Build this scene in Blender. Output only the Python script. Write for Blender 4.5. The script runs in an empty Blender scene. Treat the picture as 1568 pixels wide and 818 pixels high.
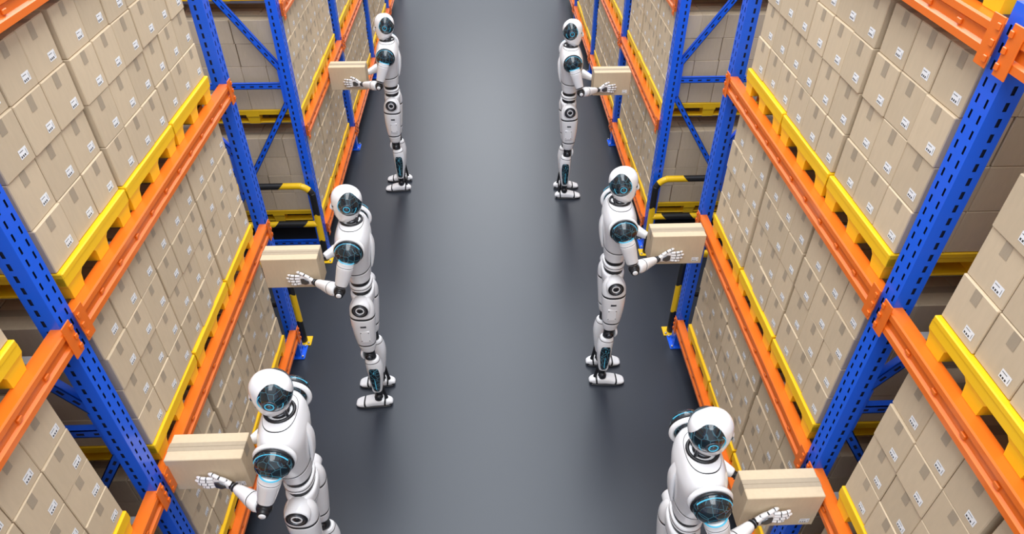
import bpy, math, random
from mathutils import Vector, Matrix
random.seed(7)
sc=bpy.context.scene
# ------------------------------------------------------------------ materials
def newmat(name):
    m=bpy.data.materials.new(name); m.use_nodes=True
    nt=m.node_tree; b=nt.nodes['Principled BSDF']
    return m,nt,b
def simple(name,col,rough=.5,metal=0,coat=0,spec=.5,emis=None,es=0,noise=0.0,nscale=20):
    m,nt,b=newmat(name)
    b.inputs['Base Color'].default_value=(*col,1)
    b.inputs['Roughness'].default_value=rough
    b.inputs['Metallic'].default_value=metal
    b.inputs['Coat Weight'].default_value=coat
    b.inputs['Coat Roughness'].default_value=.08
    b.inputs['Specular IOR Level'].default_value=spec
    if emis:
        b.inputs['Emission Color'].default_value=(*emis,1); b.inputs['Emission Strength'].default_value=es
    if noise:
        tc=nt.nodes.new('ShaderNodeTexCoord'); n=nt.nodes.new('ShaderNodeTexNoise')
        n.inputs['Scale'].default_value=nscale; n.inputs['Detail'].default_value=4
        nt.links.new(tc.outputs['Object'],n.inputs['Vector'])
        mx=nt.nodes.new('ShaderNodeMix'); mx.data_type='RGBA'
        mx.inputs['A'].default_value=(*[c*(1-noise) for c in col],1); mx.inputs['B'].default_value=(*[min(1,c*(1+noise)) for c in col],1)
        nt.links.new(n.outputs['Fac'],mx.inputs['Factor']); nt.links.new(mx.outputs['Result'],b.inputs['Base Color'])
    return m
M={}
M['white']=simple('robot_white_shell',(.90,.91,.93),.24,coat=.6,noise=.02,nscale=9)
M['black']=simple('robot_black_joint',(.010,.011,.014),.35)
M['grey']=simple('robot_grey_metal',(.15,.16,.18),.3,metal=.8,noise=.05)
M['cyan']=simple('robot_cyan_light',(.04,.28,.42),.3,emis=(.1,.6,.9),es=.45)
# dark glass with faint cyan circuitry
m,nt,b=newmat('robot_dark_glass'); M['glass']=m
b.inputs['Roughness'].default_value=.07; b.inputs['Base Color'].default_value=(.006,.016,.024,1)
b.inputs['Coat Weight'].default_value=.6
tc=nt.nodes.new('ShaderNodeTexCoord'); vo=nt.nodes.new('ShaderNodeTexVoronoi'); vo.feature='DISTANCE_TO_EDGE'; vo.inputs['Scale'].default_value=26
nt.links.new(tc.outputs['Object'],vo.inputs['Vector'])
rp=nt.nodes.new('ShaderNodeValToRGB'); rp.color_ramp.elements[0].position=.0; rp.color_ramp.elements[0].color=(.25,.75,1,1)
rp.color_ramp.elements[1].position=.04; rp.color_ramp.elements[1].color=(0,0,0,1)
nt.links.new(vo.outputs['Distance'],rp.inputs['Fac']); nt.links.new(rp.outputs['Color'],b.inputs['Emission Color'])
b.inputs['Emission Strength'].default_value=.22
M['orange']=simple('rack_beam_orange',(.82,.165,.012),.36,coat=.25,noise=.06,nscale=6)
M['blue']=simple('rack_upright_blue',(.010,.125,.84),.34,coat=.25,noise=.06,nscale=6)
M['slot']=simple('rack_slot_dark',(.008,.012,.04),.6)
M['galv']=simple('rack_galvanised_steel',(.42,.43,.45),.4,metal=.6,noise=.08)
M['yellow']=simple('pallet_yellow_plastic',(.93,.56,.010),.42,noise=.06,nscale=5)
# cardboard with per-box shade attribute
def cardboard(name,col):
    m,nt,b=newmat(name); b.inputs['Roughness'].default_value=.75; b.inputs['Specular IOR Level'].default_value=.25
    at=nt.nodes.new('ShaderNodeAttribute'); at.attribute_name='shade'
    tc=nt.nodes.new('ShaderNodeTexCoord'); n=nt.nodes.new('ShaderNodeTexNoise'); n.inputs['Scale'].default_value=60; n.inputs['Detail'].default_value=5
    mp=nt.nodes.new('ShaderNodeMapping'); mp.inputs['Scale'].default_value=(1,1,.25)
    nt.links.new(tc.outputs['Object'],mp.inputs['Vector']); nt.links.new(mp.outputs['Vector'],n.inputs['Vector'])
    mr=nt.nodes.new('ShaderNodeMapRange'); mr.inputs['To Min'].default_value=.93; mr.inputs['To Max'].default_value=1.07
    nt.links.new(n.outputs['Fac'],mr.inputs['Value'])
    ml=nt.nodes.new('ShaderNodeMath'); ml.operation='MULTIPLY'
    nt.links.new(mr.outputs['Result'],ml.inputs[0]); nt.links.new(at.outputs['Fac'],ml.inputs[1])
    mx=nt.nodes.new('ShaderNodeVectorMath'); mx.operation='SCALE'; mx.inputs[0].default_value=col
    nt.links.new(ml.outputs[0],mx.inputs['Scale']); nt.links.new(mx.outputs['Vector'],b.inputs['Base Color'])
    return m
M['card']=cardboard('cardboard_kraft',(.62,.50,.345))
M['tape']=cardboard('packing_tape_tan',(.42,.345,.25)); M['tape'].node_tree.nodes['Principled BSDF'].inputs['Roughness'].default_value=.4
M['label']=simple('shipping_label_white',(.92,.93,.94),.5)
M['ink']=simple('label_ink',(.05,.05,.05),.6)
# striped guard
m,nt,b=newmat('guard_yellow_black_stripes'); M['stripe']=m
b.inputs['Roughness'].default_value=.35
tc=nt.nodes.new('ShaderNodeTexCoord'); sx=nt.nodes.new('ShaderNodeSeparateXYZ'); nt.links.new(tc.outputs['Object'],sx.inputs[0])
ab=nt.nodes.new('ShaderNodeMath'); ab.operation='ABSOLUTE'; nt.links.new(sx.outputs['X'],ab.inputs[0])
ad=nt.nodes.new('ShaderNodeMath'); ad.operation='ADD'; nt.links.new(ab.outputs[0],ad.inputs[0]); nt.links.new(sx.outputs['Z'],ad.inputs[1])
mu=nt.nodes.new('ShaderNodeMath'); mu.operation='MULTIPLY_ADD'; mu.inputs[1].default_value=-1.9; mu.inputs[2].default_value=12.0; nt.links.new(ad.outputs[0],mu.inputs[0])
fr=nt.nodes.new('ShaderNodeMath'); fr.operation='FRACT'; nt.links.new(mu.outputs[0],fr.inputs[0])
gt=nt.nodes.new('ShaderNodeMath'); gt.operation='GREATER_THAN'; gt.inputs[1].default_value=.52; nt.links.new(fr.outputs[0],gt.inputs[0])
mx=nt.nodes.new('ShaderNodeMix'); mx.data_type='RGBA'; mx.inputs['A'].default_value=(.9,.55,.01,1); mx.inputs['B'].default_value=(.015,.015,.015,1)
nt.links.new(gt.outputs[0],mx.inputs['Factor']); nt.links.new(mx.outputs['Result'],b.inputs['Base Color'])
# floor: polished dark epoxy
m,nt,b=newmat('floor_polished_dark_grey'); M['floor']=m
tc=nt.nodes.new('ShaderNodeTexCoord'); n=nt.nodes.new('ShaderNodeTexNoise'); n.inputs['Scale'].default_value=1.3; n.inputs['Detail'].default_value=6
nt.links.new(tc.outputs['Object'],n.inputs['Vector'])
mx=nt.nodes.new('ShaderNodeMix'); mx.data_type='RGBA'; mx.inputs['A'].default_value=(.019,.023,.033,1); mx.inputs['B'].default_value=(.023,.028,.039,1)
nt.links.new(n.outputs['Fac'],mx.inputs['Factor']); nt.links.new(mx.outputs['Result'],b.inputs['Base Color'])
n2=nt.nodes.new('ShaderNodeTexNoise'); n2.inputs['Scale'].default_value=220; nt.links.new(tc.outputs['Object'],n2.inputs['Vector'])
bp=nt.nodes.new('ShaderNodeBump'); bp.inputs['Strength'].default_value=.06; bp.inputs['Distance'].default_value=.002
nt.links.new(n2.outputs['Fac'],bp.inputs['Height']); nt.links.new(bp.outputs['Normal'],b.inputs['Normal'])
b.inputs['Roughness'].default_value=.34; b.inputs['Specular IOR Level'].default_value=.58
b.inputs['Specular Tint'].default_value=(.90,.95,1,1)
# ------------------------------------------------------------------ mesh builder
class MB:
    def __init__(s): s.v=[];s.f=[];s.m=[];s.s=[];s.sh=[];s.mats=[];s.shade=1.0
    def mi(s,k):
        if k not in s.mats: s.mats.append(k)
        return s.mats.index(k)
    def face(s,idx,mat,smooth=False):
        s.f.append(tuple(idx)); s.m.append(s.mi(mat)); s.s.append(smooth); s.sh.append(s.shade)
    def quad(s,pts,mat):
        b=len(s.v); s.v+= [tuple(p) for p in pts]; s.face(range(b,b+len(pts)),mat)
    def box(s,lo,hi,mat,bev=.0,mt=None):
        lo=Vector(lo);hi=Vector(hi); b=len(s.v)
        T=(lambda p: tuple(mt@Vector(p))) if mt else (lambda p: tuple(p))
        if bev<=0:
            for z in (lo.z,hi.z):
                for x,y in ((lo.x,lo.y),(hi.x,lo.y),(hi.x,hi.y),(lo.x,hi.y)): s.v.append(T((x,y,z)))
            for q in ((3,2,1,0),(4,5,6,7),(0,1,5,4),(1,2,6,5),(2,3,7,6),(3,0,4,7)): s.face([b+i for i in q],mat)
            return
        c=(lo+hi)/2; h=(hi-lo)/2; ids={}
        for sx_ in (-1,1):
            for sy_ in (-1,1):
                for sz_ in (-1,1):
                    for ax in range(3):
                        p=[h.x-bev,h.y-bev,h.z-bev]; p[ax]+=bev
                        ids[(sx_,sy_,sz_,ax)]=len(s.v)
                        s.v.append(T((c.x+sx_*p[0],c.y+sy_*p[1],c.z+sz_*p[2])))
        def add(keys,n):
            i=[ids[k] for k in keys]; P=[Vector(s.v[j]) for j in i]
            nn=(P[1]-P[0]).cross(P[2]-P[0]); N=Vector(n)
            if mt: N=mt.to_3x3()@N
            if nn.dot(N)<0: i.reverse()
            s.face(i,mat)
        for ax in range(3):
            o=[a for a in range(3) if a!=ax]
            for sg in (-1,1):
                ks=[]
                for a,b2 in ((-1,-1),(1,-1),(1,1),(-1,1)):
                    k=[0,0,0];k[ax]=sg;k[o[0]]=a;k[o[1]]=b2; ks.append((*k,ax))
                n=[0,0,0];n[ax]=sg; add(ks,n)
            for a in (-1,1):
                for b2 in (-1,1):
                    def K(e,w):
                        k=[0,0,0];k[ax]=e;k[o[0]]=a;k[o[1]]=b2; return (*k,w)
                    n=[0,0,0];n[o[0]]=a;n[o[1]]=b2
                    add([K(-1,o[0]),K(1,o[0]),K(1,o[1]),K(-1,o[1])],n)
        for a in (-1,1):
            for b2 in (-1,1):
                for c2 in (-1,1): add([(a,b2,c2,0),(a,b2,c2,1),(a,b2,c2,2)],(a,b2,c2))
    def tube(s,ctrl,ref=(1,0,0),n=24,sub=5,mat='white',e=2.0,grooves=(),matfn=None,gw=.05,gd=.94,gm='black',linear=False,cap=True):
        N=len(ctrl); P=[Vector(c[0]) for c in ctrl]
        def cr(a,b,c,d,t):
            if linear: return b*(1-t)+c*t
            return .5*((2*b)+(-a+c)*t+(2*a-5*b+4*c-d)*t*t+(-a+3*b-3*c+d)*t**3)
        def ev(t):
            i=min(int(t),N-2); u=t-i
            g=lambda k:max(0,min(N-1,k)); k=(g(i-1),i,i+1,g(i+2))
            p=cr(P[k[0]],P[k[1]],P[k[2]],P[k[3]],u)
            ru=cr(*[ctrl[j][1] for j in k],u); rv=cr(*[ctrl[j][2] for j in k],u)
            return p,max(ru,.0004),max(rv,.0004)
        ts=[i/sub for i in range((N-1)*sub+1)]
        ts=[t for t in ts if all(abs(t-g)>gw*1.6 for g in grooves)]
        ex=[]
        for g in grooves: ex+=[(g-gw*1.3,1),(g-gw,gd),(g+gw,gd),(g+gw*1.3,1)]
        allt=sorted([(t,1) for t in ts]+ex)
        rings=[]; R=Vector(ref)
        for t,k in allt:
            p,ru,rv=ev(t); q=ev(min(N-1,t+.02))[0]-ev(max(0,t-.02))[0]
            T=q.normalized() if q.length>1e-9 else Vector((0,0,1))
            U=(R-T*R.dot(T)).normalized(); V=T.cross(U)
            b=len(s.v)
            for j in range(n):
                a=2*math.pi*j/n; c_,s_=math.cos(a),math.sin(a)
                cx=abs(c_)**(2/e)*(1 if c_>=0 else -1); sy=abs(s_)**(2/e)*(1 if s_>=0 else -1)
                s.v.append(tuple(p+U*(ru*k*cx)+V*(rv*k*sy)))
            rings.append((b,t,k))
        for (b0,t0,k0),(b1,t1,k1) in zip(rings,rings[1:]):
            g = (k0!=1 or k1!=1)
            for j in range(n):
                j2=(j+1)%n
                mm=gm if g else mat
                if matfn and not g:
                    c=sum((Vector(s.v[i]) for i in (b0+j,b0+j2,b1+j,b1+j2)),Vector())/4
                    mm=matfn((t0+t1)/2,2*math.pi*(j+.5)/n,c) or mat
                s.face((b0+j,b0+j2,b1+j2,b1+j),mm,True)
        if cap:
            s.face([rings[0][0]+j for j in reversed(range(n))],mat,True)
            s.face([rings[-1][0]+j for j in range(n)],mat,True)
    def ball(s,c,r,mat,n=24,e=2.0,m=12):
        c=Vector(c); r=(r,r,r) if not hasattr(r,'__len__') else r
        b=len(s.v)
        for i in range(m+1):
            ph=math.pi*i/m; 
            for j in range(n):
                a=2*math.pi*j/n
                s.v.append((c.x+r[0]*math.sin(ph)*math.cos(a),c.y+r[1]*math.sin(ph)*math.sin(a),c.z-r[2]*math.cos(ph)))
        for i in range(m):
            for j in range(n):
                j2=(j+1)%n; s.face((b+i*n+j,b+i*n+j2,b+(i+1)*n+j2,b+(i+1)*n+j),mat,True)
    def torus(s,c,axis,R,r,mat,n=28,m=8,a0=0,a1=2*math.pi):
        c=Vector(c); A=Vector(axis).normalized(); U=A.orthogonal().normalized()
        if abs(A.z)<.9: U=(Vector((0,0,1))-A*A.z).normalized()
        V=A.cross(U); full=abs(a1-a0-2*math.pi)<1e-6; K=n if full else n+1; b=len(s.v)
        for i in range(K):
            a=a0+(a1-a0)*i/n; d=U*math.cos(a)+V*math.sin(a)
            for j in range(m):
                q=2*math.pi*j/m; s.v.append(tuple(c+d*(R+r*math.cos(q))+A*(r*math.sin(q))))
        for i in range(n):
            i2=(i+1)%K
            for j in range(m):
                j2=(j+1)%m; s.face((b+i*m+j,b+i2*m+j,b+i2*m+j2,b+i*m+j2),mat,True)
    def cyl(s,p0,p1,r,mat,n=24,r1=None,bev=.004):
        p0=Vector(p0);p1=Vector(p1);r1=r if r1 is None else r1
        d=(p1-p0).normalized(); ref=(0,0,1) if abs(d.z)<.9 else (1,0,0)
        s.tube([(p0,r-bev,r-bev),(p0+d*bev,r,r),(p1-d*bev,r1,r1),(p1,r1-bev,r1-bev)],ref,n,1,mat,linear=True)
    def mirror_y(s,f0,v0):
        nv=len(s.v); 
        m={i:i-v0+nv for i in range(v0,nv)}
        s.v+=[(x,-y,z) for x,y,z in s.v[v0:nv]]
        nf=len(s.f)
        for k in range(f0,nf):
            s.f.append(tuple(m[i] for i in reversed(s.f[k]))); s.m.append(s.m[k]); s.s.append(s.s[k]); s.sh.append(s.sh[k])
    def mesh(s,name):
        me=bpy.data.meshes.new(name); me.from_pydata(s.v,[],s.f)
        for k in s.mats: me.materials.append(M[k])
        me.polygons.foreach_set('material_index',s.m); me.polygons.foreach_set('use_smooth',s.s)
        at=me.attributes.new('shade','FLOAT','FACE'); at.data.foreach_set('value',s.sh)
        me.update(); return me
def obj(name,me,loc=(0,0,0),rz=0):
    o=bpy.data.objects.new(name,me); sc.collection.objects.link(o); o.location=loc; o.rotation_euler=(0,0,rz); return o
# ------------------------------------------------------------------ layout constants
XL,XR=-1.477,1.439
DEPTH=.95
LV=[.245,1.225,2.205,3.19]   # beam centre heights
BH=.046
PH=.125; PW=.548; PP=.56; BX=.2; BHT=.18
blockA=[-2.17,-.2,1.777,3.761]
blockB=[5.047,6.99,8.94,10.89,12.84]
# ------------------------------------------------------------------ rack mesh (front plane x=0, extends to -x, aisle at +x)
def rack(ys,name):
    b=MB(); H=3.30; w=.043; dpt=.075
    pitch=.05
    for y in ys:
        for fx,front in ((0,True),(-DEPTH+dpt,False)):
            if front:
                b.box((fx-dpt+.006,y-w+.006,0.01),(fx-.006,y+w-.006,H-.01),'slot')
                cols=[-w,-.026,-.017,.017,.026,w]
                nz=int(H/pitch)
                zs=[]
                for i in range(nz): zs+= [i*pitch,i*pitch+.014,i*pitch+.042]
                zs.append(H)
                def skin(fn,cols,holes,flip):
                    base=len(b.v)
                    for z in zs:
                        for c in cols: b.v.append(fn(c,z))
                    nc=len(cols)
                    for i in range(len(zs)-1):
                        for j in range(nc-1):
                            if j in holes and i%3==1: continue
                            q=[base+i*nc+j,base+i*nc+j+1,base+(i+1)*nc+j+1,base+(i+1)*nc+j]
                            if flip: q.reverse()
                            b.face(q,'blue')
                skin(lambda c,z:(fx,y+c,z),cols,(1,3),False)
                c2=[-dpt,-.052,-.04,-.0]
                skin(lambda c,z:(fx+c,y-w,z),c2,(1,),False)
                skin(lambda c,z:(fx+c,y+w,z),c2,(1,),True)
                b.quad([(fx-dpt,y-w,0),(fx-dpt,y-w,H),(fx-dpt,y+w,H),(fx-dpt,y+w,0)],'blue')
                b.quad([(fx-dpt,y-w,H),(fx,y-w,H),(fx,y+w,H),(fx-dpt,y+w,H)],'blue')
            else:
                b.box((fx-dpt,y-w,0),(fx,y+w,H),'blue',.006)
            b.box((fx-dpt-.03,y-w-.03,0),(fx+.03,y+w+.03,.012),'blue',.003)
            b.cyl((fx+.015,y+w+.014,.012),(fx+.015,y+w+.014,.03),.009,'galv',8,bev=.002)
            b.cyl((fx+.015,y-w-.014,.012),(fx+.015,y-w-.014,.03),.009,'galv',8,bev=.002)
        xf,xb=-dpt*.6,-DEPTH+dpt*.4
        def brace(x0,z0,x1,z1):
            d=Vector((x1-x0,0,z1-z0)); L=d.length; ang=math.atan2(d.z,d.x)
            mt=Matrix.Translation((x0,y,z0))@Matrix.Rotation(-ang,4,'Y')
            b.box((0,-.016,-.022),(L,-.012,.022),'blue',0,mt)
            b.box((0,-.016,-.022),(L,.016,-.018),'blue',0,mt)
            b.box((0,-.016,.018),(L,.016,.022),'blue',0,mt)
            k=int(L/.07)
            for i in range(1,k): b.box((i*.07-.015,-.0168,-.006),(i*.07+.015,-.0158,.006),'slot',0,mt)
        for z in (.12,1.64,3.12): brace(xf,z,xb,z)
        brace(xf,1.72,xb,3.04); brace(xf,1.56,xb,.2)
        for z in (1.64,):
            b.box((xf-.06,y-.022,z-.13),(xf+.0,y-.017,z+.13),'blue',0)
    for y0,y1 in zip(ys,ys[1:]):
        a,c=y0+w,y1-w
        for z in LV:
            for fx,sg in ((0.020,1),(-DEPTH-.018,-1)):
                prof=[(0,-BH),(0,-BH+.022),(-.010,-BH+.030),(-.010,.012),(0,.020),(0,BH-.006),(-.005,BH),(-.055,BH),(-.055,-BH)]
                n=len(prof); base=len(b.v)
                for yy in (a,c):
                    for px,pz in prof: b.v.append((fx+sg*px,yy,z+pz))
                for i in range(n):
                    j=(i+1)%n; q=[base+i,base+n+i,base+n+j,base+j]
                    if sg<0: q.reverse()
                    b.face(q,'orange')
                b.face([base+i for i in range(n)],'orange'); b.face([base+n+i for i in reversed(range(n))],'orange')
                for yy,d in ((a,-1),(c,1)):
                    lo,hi=sorted((yy-d*.030,yy+d*.024))
                    x0,x1=sorted((fx+sg*.001,fx+sg*.006))
                    b.box((x0,lo,z-.072),(x1,hi,z+.072),'orange',.0015)
                    for k in (-.045,.0,.045):
                        l3,h3=sorted((yy+d*.006,yy+d*.022)); x2,x3=sorted((fx+sg*.006,fx+sg*.012))
                        b.box((x2,l3,z+k-.010),(x3,h3,z+k+.010),'orange',.002)
                k=int((c-a)/.16)
                if sg>0:
                    for i in range(1,k):
                        yy=a+(c-a)*i/k
                        b.box((fx-.0105,yy-.012,z-.012),(fx-.002,yy+.012,z+.004),'orange',.002)
            for k in range(7):
                yy=a+(c-a)*(k+.5)/7
                b.box((-DEPTH-.0,yy-.02,z+.011),(-.037,yy+.02,z+.041),'galv',.003)
    return b.mesh(name)
meA=rack(blockA,'rack_A'); meB=rack(blockB,'rack_B'); meC=rack(blockB[:3],'rack_C')
REAR=DEPTH+.14
for side in (0,1):
    X=XL if side==0 else XR
    for off,(m1,m2) in ((0,(meA,meB)),(REAR,(meA,meC))):
        for me in (m1,m2):
            if side==0: obj('pallet_rack',me,(X-off,0,0))
            else:
                mm=me.copy(); mm.transform(Matrix.Scale(-1,4,(1,0,0))); mm.flip_normals()
                obj('pallet_rack',mm,(X+off,0,0))
# ------------------------------------------------------------------ pallet
def pallet():
    b=MB(); D=.80; W=PW/2
    b.box((-D,-W,PH-.024),(0,W,PH),'yellow',.004)
    b.box((-.035,-W,PH-.060),(-.002,W,PH-.018),'yellow',.003)
    b.box((-D+.002,-W,PH-.060),(-D+.035,W,PH-.018),'yellow',.003)
    for y in (-W+.0175,W-.0175): b.box((-D+.01,y-.0155,PH-.045),(-.01,y+.0155,PH-.018),'yellow',.003)
    for yc in (-W+.055,0,W-.055):
        for xc in (-.055,-D/2,-D+.055):
            base=len(b.v); 
            for z,hx,hy in ((.0,.044,.040),(.05,.048,.046),(PH-.055,.052,.062),(PH-.02,.053,.078)):
                for sx_,sy_ in ((-1,-1),(1,-1),(1,1),(-1,1)): b.v.append((xc+sx_*hx,max(-W,min(W,yc+sy_*hy)),z))
            b.face([base+3,base+2,base+1,base],'yellow')
            for r in (0,4,8):
                for j in range(4):
                    j2=(j+1)%4; b.face((base+r+j,base+r+j2,base+r+4+j2,base+r+4+j),'yellow')
        b.box((-D+.02,yc-.035,0),(-.02,yc+.035,.012),'yellow',.003)
    return b.mesh('yellow_pallet')
PM=pallet()
# ------------------------------------------------------------------ stacks of boxes
def label(b,x,y,z,mt):
    def q(u0,v0,u1,v1,d,m): b.quad([mt@Vector(p) for p in ((x+d,y+u0,z+v0),(x+d,y+u1,z+v0),(x+d,y+u1,z+v1),(x+d,y+u0,z+v1))],m)
    q(-.022,-.016,.022,.016,.0008,'label')
    for k in range(3): q(-.018+k*.010,-.012,-.012+k*.010,-.005,.0013,'ink')
    q(-.018,.007,.004,.009,.0013,'ink')
    q(.015,-.010,.0165,.008,.0013,'ink')
def run_of_boxes(seed):
    r=random.Random(seed); b=MB()
    for p in range(3):
        yc=p*PP+PW/2; bw=PW/3-.002; px=r.uniform(-.008,.006)
        for ix in range(4):
            for iy in range(3):
                for iz in range(4):
                    if iy==1 and 0<ix<3 and iz<3: continue
                    cx=-.012-BX*(ix+.5)*.97+px; cy=yc+(iy-1)*bw; cz=BHT*(iz+.5)
                    b.shade=r.uniform(.93,1.06)
                    jx=r.uniform(-.003,.003)-(0.004 if iz%2 else 0)
                    mt=Matrix.Translation((cx+jx,cy+r.uniform(-.0015,.0015),cz))@Matrix.Rotation(math.radians(r.uniform(-.7,.7)),4,'Z')
                    hx,hy,hz=BX*.97/2-.001,bw/2-.0018,BHT/2-.0005
                    b.box((-hx,-hy,-hz),(hx,hy,hz),'card',.003,mt)
                    def q(pts,m): b.quad([mt@Vector(t) for t in pts],m)
                    if ix==0:
                        label(b,hx,hy*.46,-hz*.50,mt)
                        o=r.uniform(-.006,.006); tz=hz*r.uniform(.35,.45)
                        q([(hx+.0007,o-.017,tz),(hx+.0007,o+.017,tz),(hx+.0007,o+.017,hz-.003),(hx+.0007,o-.017,hz-.003)],'tape')
                    if ix==3:
                        q([(-hx-.0007,.019,hz*.4),(-hx-.0007,-.019,hz*.4),(-hx-.0007,-.019,hz-.003),(-hx-.0007,.019,hz-.003)],'tape')
                    if iz==3:
                        q([(-hx,-.019,hz+.0006),(hx,-.019,hz+.0006),(hx,.019,hz+.0006),(-hx,.019,hz+.0006)],'tape')
    return b.mesh('stacked_cardboard_boxes')
RUNS=[run_of_boxes(s) for s in range(4)]
def bays(ys): return list(zip(ys,ys[1:]))
k=0
for side in (0,1):
    for off,blist in ((0,bays(blockA)[1:]+bays(blockB)),(REAR,bays(blockA)[1:]+bays(blockB)[:2])):
        for (y0,y1) in blist:
            for li,z in enumerate(LV):
                if li==3 and (off>0 or y0>3): continue
                st=y0+(.10)+((y1-y0)-1.98)*.5
                k+=1
                zz=z+BH+.001
                for p in range(3):
                    yc=st+p*PP+PW/2
                    if side==0: obj('yellow_pallet',PM,(XL-off-.012,yc,zz),0)
                    else: obj('yellow_pallet',PM,(XR+off+.012,yc,zz),math.pi)
                if li==3: continue
                me=RUNS[(k*7)%4]
                if side==0: obj('stacked_cardboard_boxes',me,(XL-off-.012,st,zz+PH+.001),0)
                else: obj('stacked_cardboard_boxes',me,(XR+off+.012,st+2*PP+PW,zz+PH+.001),math.pi)
# ------------------------------------------------------------------ guard rails
def guard():
    b=MB(); r=.028; L=.92; Ht=.80; c=.11
    pts=[(0,0,0),(0,0,.3),(0,0,Ht-c)]
    for i in range(1,6):
        a=math.pi/2*i/6; pts.append((-c+c*math.cos(a),0,Ht-c+c*math.sin(a)))
    pts+=[(-c,0,Ht),(-L/2,0,Ht),(-L+c,0,Ht)]
    for i in range(1,6):
        a=math.pi/2*i/6; pts.append((-L+c-c*math.sin(a),0,Ht-c+c*math.cos(a)))
    pts+=[(-L,0,Ht-c),(-L,0,.3),(-L,0,0)]
    b.tube([(p,r,r) for p in pts],(0,1,0),16,6,'stripe')
    b.tube([((0,0,.41),r,r),((-L/2,0,.41),r,r),((-L,0,.41),r,r)],(0,1,0),16,8,'stripe')
    for x in (0,-L):
        b.box((x-.06,-.05,0),(x+.06,.05,.012),'yellow',.003)
        for dx in (-.042,.042): b.cyl((x+dx,-.032,.012),(x+dx,-.032,.024),.009,'galv',8,bev=.002)
    return b.mesh('safety_guard_rail')
G=guard(); G2=G.copy(); G2.transform(Matrix.Scale(-1,4,(1,0,0))); G2.flip_normals()
for y in (3.761+.125,5.047-.125):
    obj('safety_guard_rail',G,(XL-.01,y,0)); obj('safety_guard_rail',G2,(XR+.01,y,0))
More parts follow.
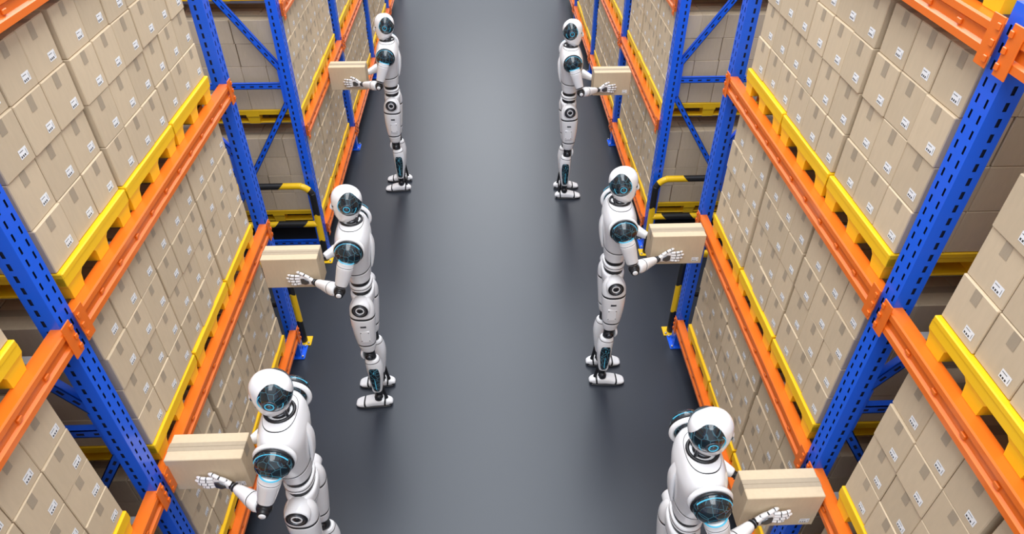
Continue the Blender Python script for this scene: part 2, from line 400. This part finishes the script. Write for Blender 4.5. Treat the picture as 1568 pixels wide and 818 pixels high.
# ------------------------------------------------------------------ robot (faces +X, left = +Y)
def robot():
    b=MB()
    b.tube([((.0,0,1.135),.05,.07),((.0,0,1.142),.068,.090),((.0,0,1.20),.076,.104),((.004,0,1.29),.092,.136),((.004,0,1.38),.104,.162),((-.002,0,1.46),.104,.170),
            ((-.006,0,1.52),.088,.156),((-.008,0,1.553),.072,.110),((-.008,0,1.565),.058,.066),((-.008,0,1.567),.03,.03)],(1,0,0),48,6,'white',2.4,grooves=(2.35,7.1),gw=.04,gd=.97)
    b.tube([((.096,0,1.33),.004,.006),((.108,0,1.37),.008,.018),((.108,0,1.42),.008,.022),((.100,0,1.46),.004,.008)],(1,0,0),16,4,'glass')
    b.tube([((-.086,0,1.22),.006,.02),((-.100,0,1.30),.012,.028),((-.108,0,1.40),.012,.03),((-.094,0,1.48),.006,.02)],(1,0,0),16,4,'white',3)
    for s_ in (-1,1):
        b.tube([((.078,s_*.075,1.18),.002,.003),((.088,s_*.10,1.29),.002,.003),((.088,s_*.118,1.38),.002,.003)],(1,0,0),6,4,'black')
    # abdomen
    b.tube([((0,0,1.02),.062,.085),((0,0,1.06),.062,.084),((0,0,1.10),.062,.082),((0,0,1.15),.058,.078)],(1,0,0),32,4,'black',2.3)
    b.tube([((0,0,1.066),.04,.06),((0,0,1.070),.068,.090),((0,0,1.088),.070,.092),((0,0,1.106),.068,.090),((0,0,1.110),.04,.06)],(1,0,0),32,4,'white',2.4,grooves=(2.0,),gw=.12)
    # pelvis
    b.tube([((-.0,0,.875),.03,.03),((0,0,.89),.050,.055),((0,0,.94),.066,.086),((0,0,.99),.073,.103),((0,0,1.03),.072,.102),((0,0,1.040),.05,.08)],(1,0,0),36,5,'white',2.5,grooves=(2.5,),gw=.04,gd=.97)
    # neck
    b.tube([((-.01,0,1.54),.05,.052),((-.006,0,1.58),.040,.042),((-.002,0,1.62),.042,.042),((0,0,1.64),.04,.04)],(1,0,0),24,4,'black',2,grooves=(1.0,1.6,2.2),gm='grey')
    b.torus((-.008,0,1.568),(0,0,1),.062,.008,'black')
    for y in (-.026,.026): b.tube([((-.045,y,1.55),.009,.009),((-.04,y,1.60),.008,.008),((-.03,y,1.64),.008,.008)],(1,0,0),10,3,'grey')
    # head
    b.tube([((.046,0,1.562),.010,.011),((.042,0,1.568),.034,.028),((.028,0,1.592),.058,.046),((.012,0,1.635),.077,.062),((.002,0,1.685),.088,.071),
            ((-.003,0,1.735),.086,.070),((-.006,0,1.770),.069,.056),((-.008,0,1.792),.040,.033),((-.008,0,1.80),.008,.008)],(1,0,0),64,8,'white',2.1)
    b.ball((-.012,0,1.702),(.077,.0895,.0930),'glass',56,m=36)
    b.tube([((.083,0,1.70),.003,.004),((.092,0,1.675),.007,.008),((.095,0,1.655),.008,.010),((.087,0,1.643),.003,.004)],(1,0,0),12,4,'white')
    b.tube([((.078,.020,1.617),.003,.003),((.0840,0,1.615),.004,.003),((.078,-.020,1.617),.003,.003)],(0,0,1),8,4,'black')
    v0,f0=len(b.v),len(b.f)
    b.ball((.071,.032,1.690),(.012,.015,.008),'glass',16,m=8)
    b.torus((-.012,.084,1.697),(0,1,0),.027,.004,'grey'); b.torus((-.012,.088,1.697),(0,1,0),.018,.0022,'cyan')
    b.cyl((-.012,.07,1.697),(-.012,.091,1.697),.010,'grey',16,bev=.002)
    b.torus((-.012,.069,1.702),(0,1,0),.052,.0018,'cyan',a0=.4,a1=2.2)
    b.torus((-.012,.069,1.702),(0,1,0),.052,.0018,'cyan',a0=3.5,a1=4.6)
    # shoulder
    SH=Vector((-.004,.198,1.468)); EL=Vector((.075,.250,1.225)); WR=Vector((.258,.112,1.186))
    b.ball(SH,(.078,.062,.080),'glass',32,m=18)
    b.torus(SH+Vector((0,-.030,0)),(0,1,0),.080,.012,'white',36,10)
    b.torus(SH+Vector((0,-.008,0)),(0,1,0),.079,.006,'black',36,6)
    b.torus(SH+Vector((0,.010,0)),(0,1,0),.076,.0035,'cyan',36,6,a0=-1.1,a1=1.3)
    b.torus(SH+Vector((0,.026,0)),(0,1,0),.066,.006,'black',36,6)
    b.torus(SH+Vector((0,.040,0)),(0,1,0),.052,.003,'grey',36,6)
    d=(EL-SH).normalized()
    A=SH+Vector((.002,.030,-.006))
    def along(t): return A.lerp(EL,t)
    b.tube([(along(.08),.012,.012),(along(.10),.042,.038),(along(.16),.048,.042),(along(.26),.050,.045),(along(.45),.046,.041),(along(.68),.040,.036),(along(.82),.034,.032),(along(.86),.02,.02)],
           (1,0,0),32,6,'white',2.2,grooves=(2.6,),gw=.05,gd=.95)
    b.torus(along(.08),d,.046,.0035,'cyan',32,6)
    b.torus(along(.80),d,.030,.008,'black',24,6)
    b.ball(EL,.036,'black',20,m=12)
    b.cyl(EL+Vector((.0,-.040,0)),EL+Vector((.0,.042,0)),.026,'black',20)
    b.cyl(EL+Vector((.0,.036,0)),EL+Vector((.0,.047,0)),.016,'white',16,bev=.002)
    fd=(WR-EL).normalized()
    def fa(t): return EL.lerp(WR,t)
    b.tube([(fa(.10),.018,.018),(fa(.13),.034,.033),(fa(.24),.043,.039),(fa(.42),.040,.036),(fa(.65),.032,.028),(fa(.84),.025,.022),(fa(.88),.015,.015)],(0,0,1),28,6,'white',2.3,grooves=(2.6,),gw=.05,gd=.95)
    b.tube([(fa(.84),.019,.019),(fa(.95),.017,.017),(fa(1.02),.020,.018)],(0,0,1),16,4,'black')
    b.torus(fa(.94),fd,.019,.003,'grey',20,6)
    # hand
    b.tube([(WR,.016,.012),(WR+Vector((.018,-.008,0)),.026,.014),(WR+Vector((.05,-.020,0)),.036,.015),(WR+Vector((.078,-.024,-.002)),.038,.013),(WR+Vector((.090,-.025,-.002)),.033,.010)],(0,0,1),24,5,'white',2.8)
    b.tube([(WR+Vector((.03,.002,0)),.010,.004),(WR+Vector((.055,-.003,0)),.024,.005),(WR+Vector((.08,-.008,0)),.020,.004)],(0,0,1),12,4,'grey',3)
    for dz,L,up in ((.029,.076,.007),(.0100,.088,.002),(-.0090,.083,-.003),(-.027,.066,-.009)):
        p0=WR+Vector((.085,-.0235,dz)); 
        pts=[p0,p0+Vector((L*.42,.0035,up*.5)),p0+Vector((L*.75,.001,up*.85)),p0+Vector((L,-.006,up))]
        for (q0,q1,ra,rb) in ((pts[0],pts[1],.0090,.0082),(pts[1],pts[2],.0082,.0076),(pts[2],pts[3],.0076,.0056)):
            dd=(q1-q0)
            b.tube([(q0,ra*.5,ra*.5),(q0+dd*.12,ra,ra),(q0+dd*.5,ra*.97,ra*.97),(q0+dd*.86,rb,rb),(q1,rb*.5,rb*.5)],(0,0,1),12,3,'white')
            b.ball(q0,ra*.82,'black',10,m=6)
    t0=WR+Vector((.028,-.012,.022)); tp=[t0,t0+Vector((.028,-.002,.022)),t0+Vector((.056,-.013,.032)),t0+Vector((.076,-.019,.034))]
    for (q0,q1,ra,rb) in ((tp[0],tp[1],.0115,.0100),(tp[1],tp[2],.0100,.0090),(tp[2],tp[3],.0090,.0062)):
        dd=(q1-q0)
        b.tube([(q0,ra*.5,ra*.5),(q0+dd*.12,ra,ra),(q0+dd*.5,ra*.97,ra*.97),(q0+dd*.86,rb,rb),(q1,rb*.5,rb*.5)],(0,1,0),12,3,'white')
        b.ball(q0,ra*.82,'black',10,m=6)
    # hip disc
    hc=Vector((0,.150,.985))
    b.cyl((0,.08,.985),(0,.168,.985),.060,'white',36,bev=.008)
    b.torus(hc+Vector((0,.019,0)),(0,1,0),.046,.006,'black',32,8)
    b.torus(hc+Vector((0,.021,0)),(0,1,0),.037,.005,'grey',32,8)
    b.cyl(hc,hc+Vector((0,.020,0)),.034,'grey',28,bev=.002)
    b.torus(hc+Vector((0,.021,0)),(0,1,0),.024,.004,'white',28,8)
    b.cyl(hc,hc+Vector((0,.025,0)),.015,'black',18,bev=.003)
    # thigh
    b.tube([((0,.098,1.035),.02,.015),((0,.098,1.02),.052,.038),((0,.100,.97),.075,.052),((.004,.102,.90),.080,.064),((.008,.100,.80),.076,.064),((.010,.096,.69),.066,.058),((.008,.093,.61),.055,.048),((.006,.092,.572),.044,.039),((.006,.092,.562),.02,.02)],
           (1,0,0),40,6,'white',2.35,grooves=(3.0,5.45),gw=.06,gd=.96)
    b.box((-.035,.156,.70),(.030,.1645,.80),'white',.004)
    b.box((-.02,.158,.83),(.02,.1665,.85),'grey',.003)
    for z in (.715,.785):
        for x in (-.027,.022): b.cyl((x,.162,z),(x,.166,z),.004,'grey',8,bev=.001)
    # knee
    b.tube([((.004,.092,.49),.038,.034),((.006,.092,.53),.036,.034),((.006,.092,.58),.040,.036)],(1,0,0),20,4,'black')
    b.cyl((.004,.050,.525),(.004,.136,.525),.028,'black',24); b.cyl((.004,.128,.525),(.004,.141,.525),.016,'grey',20,bev=.003)
    b.tube([((.043,.092,.575),.004,.012),((.053,.092,.55),.010,.028),((.055,.092,.52),.011,.030),((.048,.092,.485),.006,.016)],(1,0,0),20,4,'white',2.5)
    # calf
    b.tube([((0,.092,.490),.02,.02),((0,.092,.483),.042,.036),((-.004,.092,.45),.052,.047),((-.010,.092,.38),.056,.050),((-.008,.092,.30),.051,.045),((-.004,.091,.21),.042,.037),((0,.09,.155),.035,.032),((0,.09,.145),.02,.02)],
           (1,0,0),36,6,'white',2.4,grooves=(1.75,),gw=.05,gd=.96)
    b.tube([((-.006,.118,.425),.010,.006),((-.008,.122,.41),.032,.022),((-.008,.124,.34),.037,.023),((-.005,.118,.25),.031,.020),((-.002,.110,.175),.023,.018),((0,.108,.165),.008,.006)],(1,0,0),24,6,'glass',3.2)
    b.tube([((-.008,.1455,.39),.002,.003),((-.006,.142,.30),.002,.003),((-.004,.135,.20),.002,.003)],(1,0,0),8,4,'cyan')
    # ankle
    b.tube([((0,.09,.06),.036,.032),((0,.09,.10),.026,.024),((0,.09,.155),.031,.029)],(1,0,0),20,4,'black')
    b.cyl((-.004,.050,.092),(-.004,.132,.092),.026,'black',20); b.torus((-.004,.130,.092),(0,1,0),.016,.003,'grey',20,6)
    b.tube([((-.055,.09,.05),.014,.02),((-.047,.09,.10),.011,.013),((-.038,.09,.19),.010,.011)],(1,0,0),12,4,'black')
    # foot
    def fz(x,h,w): return ((x,.094,h+.006),h,w)
    b.tube([fz(-.082,.010,.018),fz(-.078,.022,.028),fz(-.05,.030,.035),fz(-.01,.034,.039),fz(.04,.033,.042),fz(.090,.024,.046),fz(.128,.017,.044),fz(.154,.012,.034),fz(.162,.006,.018)],
           (0,0,1),28,6,'white',3.0,grooves=(2.2,5.2),gw=.12,gd=.90)
    b.tube([((-.084,.094,.006),.006,.03),((-.04,.094,.006),.006,.038),((.05,.094,.006),.006,.044),((.12,.094,.006),.006,.046),((.158,.094,.006),.006,.03)],(0,0,1),20,4,'black',3.5)
    b.mirror_y(f0,v0)
    return b.mesh('humanoid_robot')
RM=robot()
# ------------------------------------------------------------------ carried box
def carried():
    b=MB(); hx,hy,hz=.170,.0715,.112
    b.box((-hx,-hy,-hz),(hx,hy,hz),'card',.003)
    e=.0008
    b.quad([(-hx,-.022,hz+e),(hx,-.022,hz+e),(hx,.022,hz+e),(-hx,.022,hz+e)],'tape')
    for s in (-1,1):
        q=[(s*(hx+e),-.022,hz),(s*(hx+e),.022,hz),(s*(hx+e),.022,hz-.06),(s*(hx+e),-.022,hz-.06)]
        if s>0: q.reverse()
        b.quad(q,'tape')
    b.shade=.8
    b.box((-hx-.001,-.0008,hz-.001),(hx+.001,.0008,hz+.0018),'tape')
    b.shade=1
    for s in (-1,1):
        mt=Matrix.Rotation(s*math.pi/2,4,'Z')
        label(b,hy,.125,-.075,mt)
    return b.mesh('cardboard_box')
CB=carried()
robots=[(-.8974,6.178,math.pi,0,.385),(-.8178,3.327,math.pi,0,.395),(-.924,1.913,math.pi,0,.366),(.7871,5.977,0,0,.385),(.8191,3.471,0,0,.388),(.860,1.645,0,-.03,.386)]
for x,y,rz,dz,bo in robots:
    obj('humanoid_robot',RM,(x,y,.0),rz)
    c=math.cos(rz)
    obj('cardboard_box',CB,(x+c*bo,y,1.222+dz),rz)
# ------------------------------------------------------------------ floor
fb=MB(); fb.quad([(-14,-6,0),(14,-6,0),(14,40,0),(-14,40,0)],'floor'); obj('floor',fb.mesh('floor'))
# ------------------------------------------------------------------ light
w=bpy.data.worlds.new('world'); sc.world=w; w.use_nodes=True
bg=w.node_tree.nodes['Background']; bg.inputs['Color'].default_value=(.88,.93,1,1); bg.inputs['Strength'].default_value=1.1
def area(n,loc,sx_,sy_,p,rot=(0,0,0),col=(.985,.99,1)):
    L=bpy.data.lights.new(n,'AREA'); L.shape='RECTANGLE'; L.size=sx_; L.size_y=sy_; L.energy=p; L.color=col
    o=bpy.data.objects.new(n,L); sc.collection.objects.link(o); o.location=loc; o.rotation_euler=rot; return o
for y in (-2,3,8,13,18,23): area('ceiling_light',(0,y,7.5),3.4,5.0,255)
# ------------------------------------------------------------------ camera
cam=bpy.data.cameras.new('camera'); co=bpy.data.objects.new('camera',cam); sc.collection.objects.link(co); sc.camera=co
cam.sensor_width=36; cam.lens=1077.17/1620*36; cam.clip_start=.05; cam.clip_end=200
pi_,ya,ro=.6865,.0427,-.0034
co.matrix_world=Matrix.Translation((0,0,3.9044))@Matrix.Rotation(-ya,4,'Z')@Matrix.Rotation(math.pi/2-pi_,4,'X')@Matrix.Rotation(-ro,4,'Z')
sc.view_settings.view_transform='Standard'
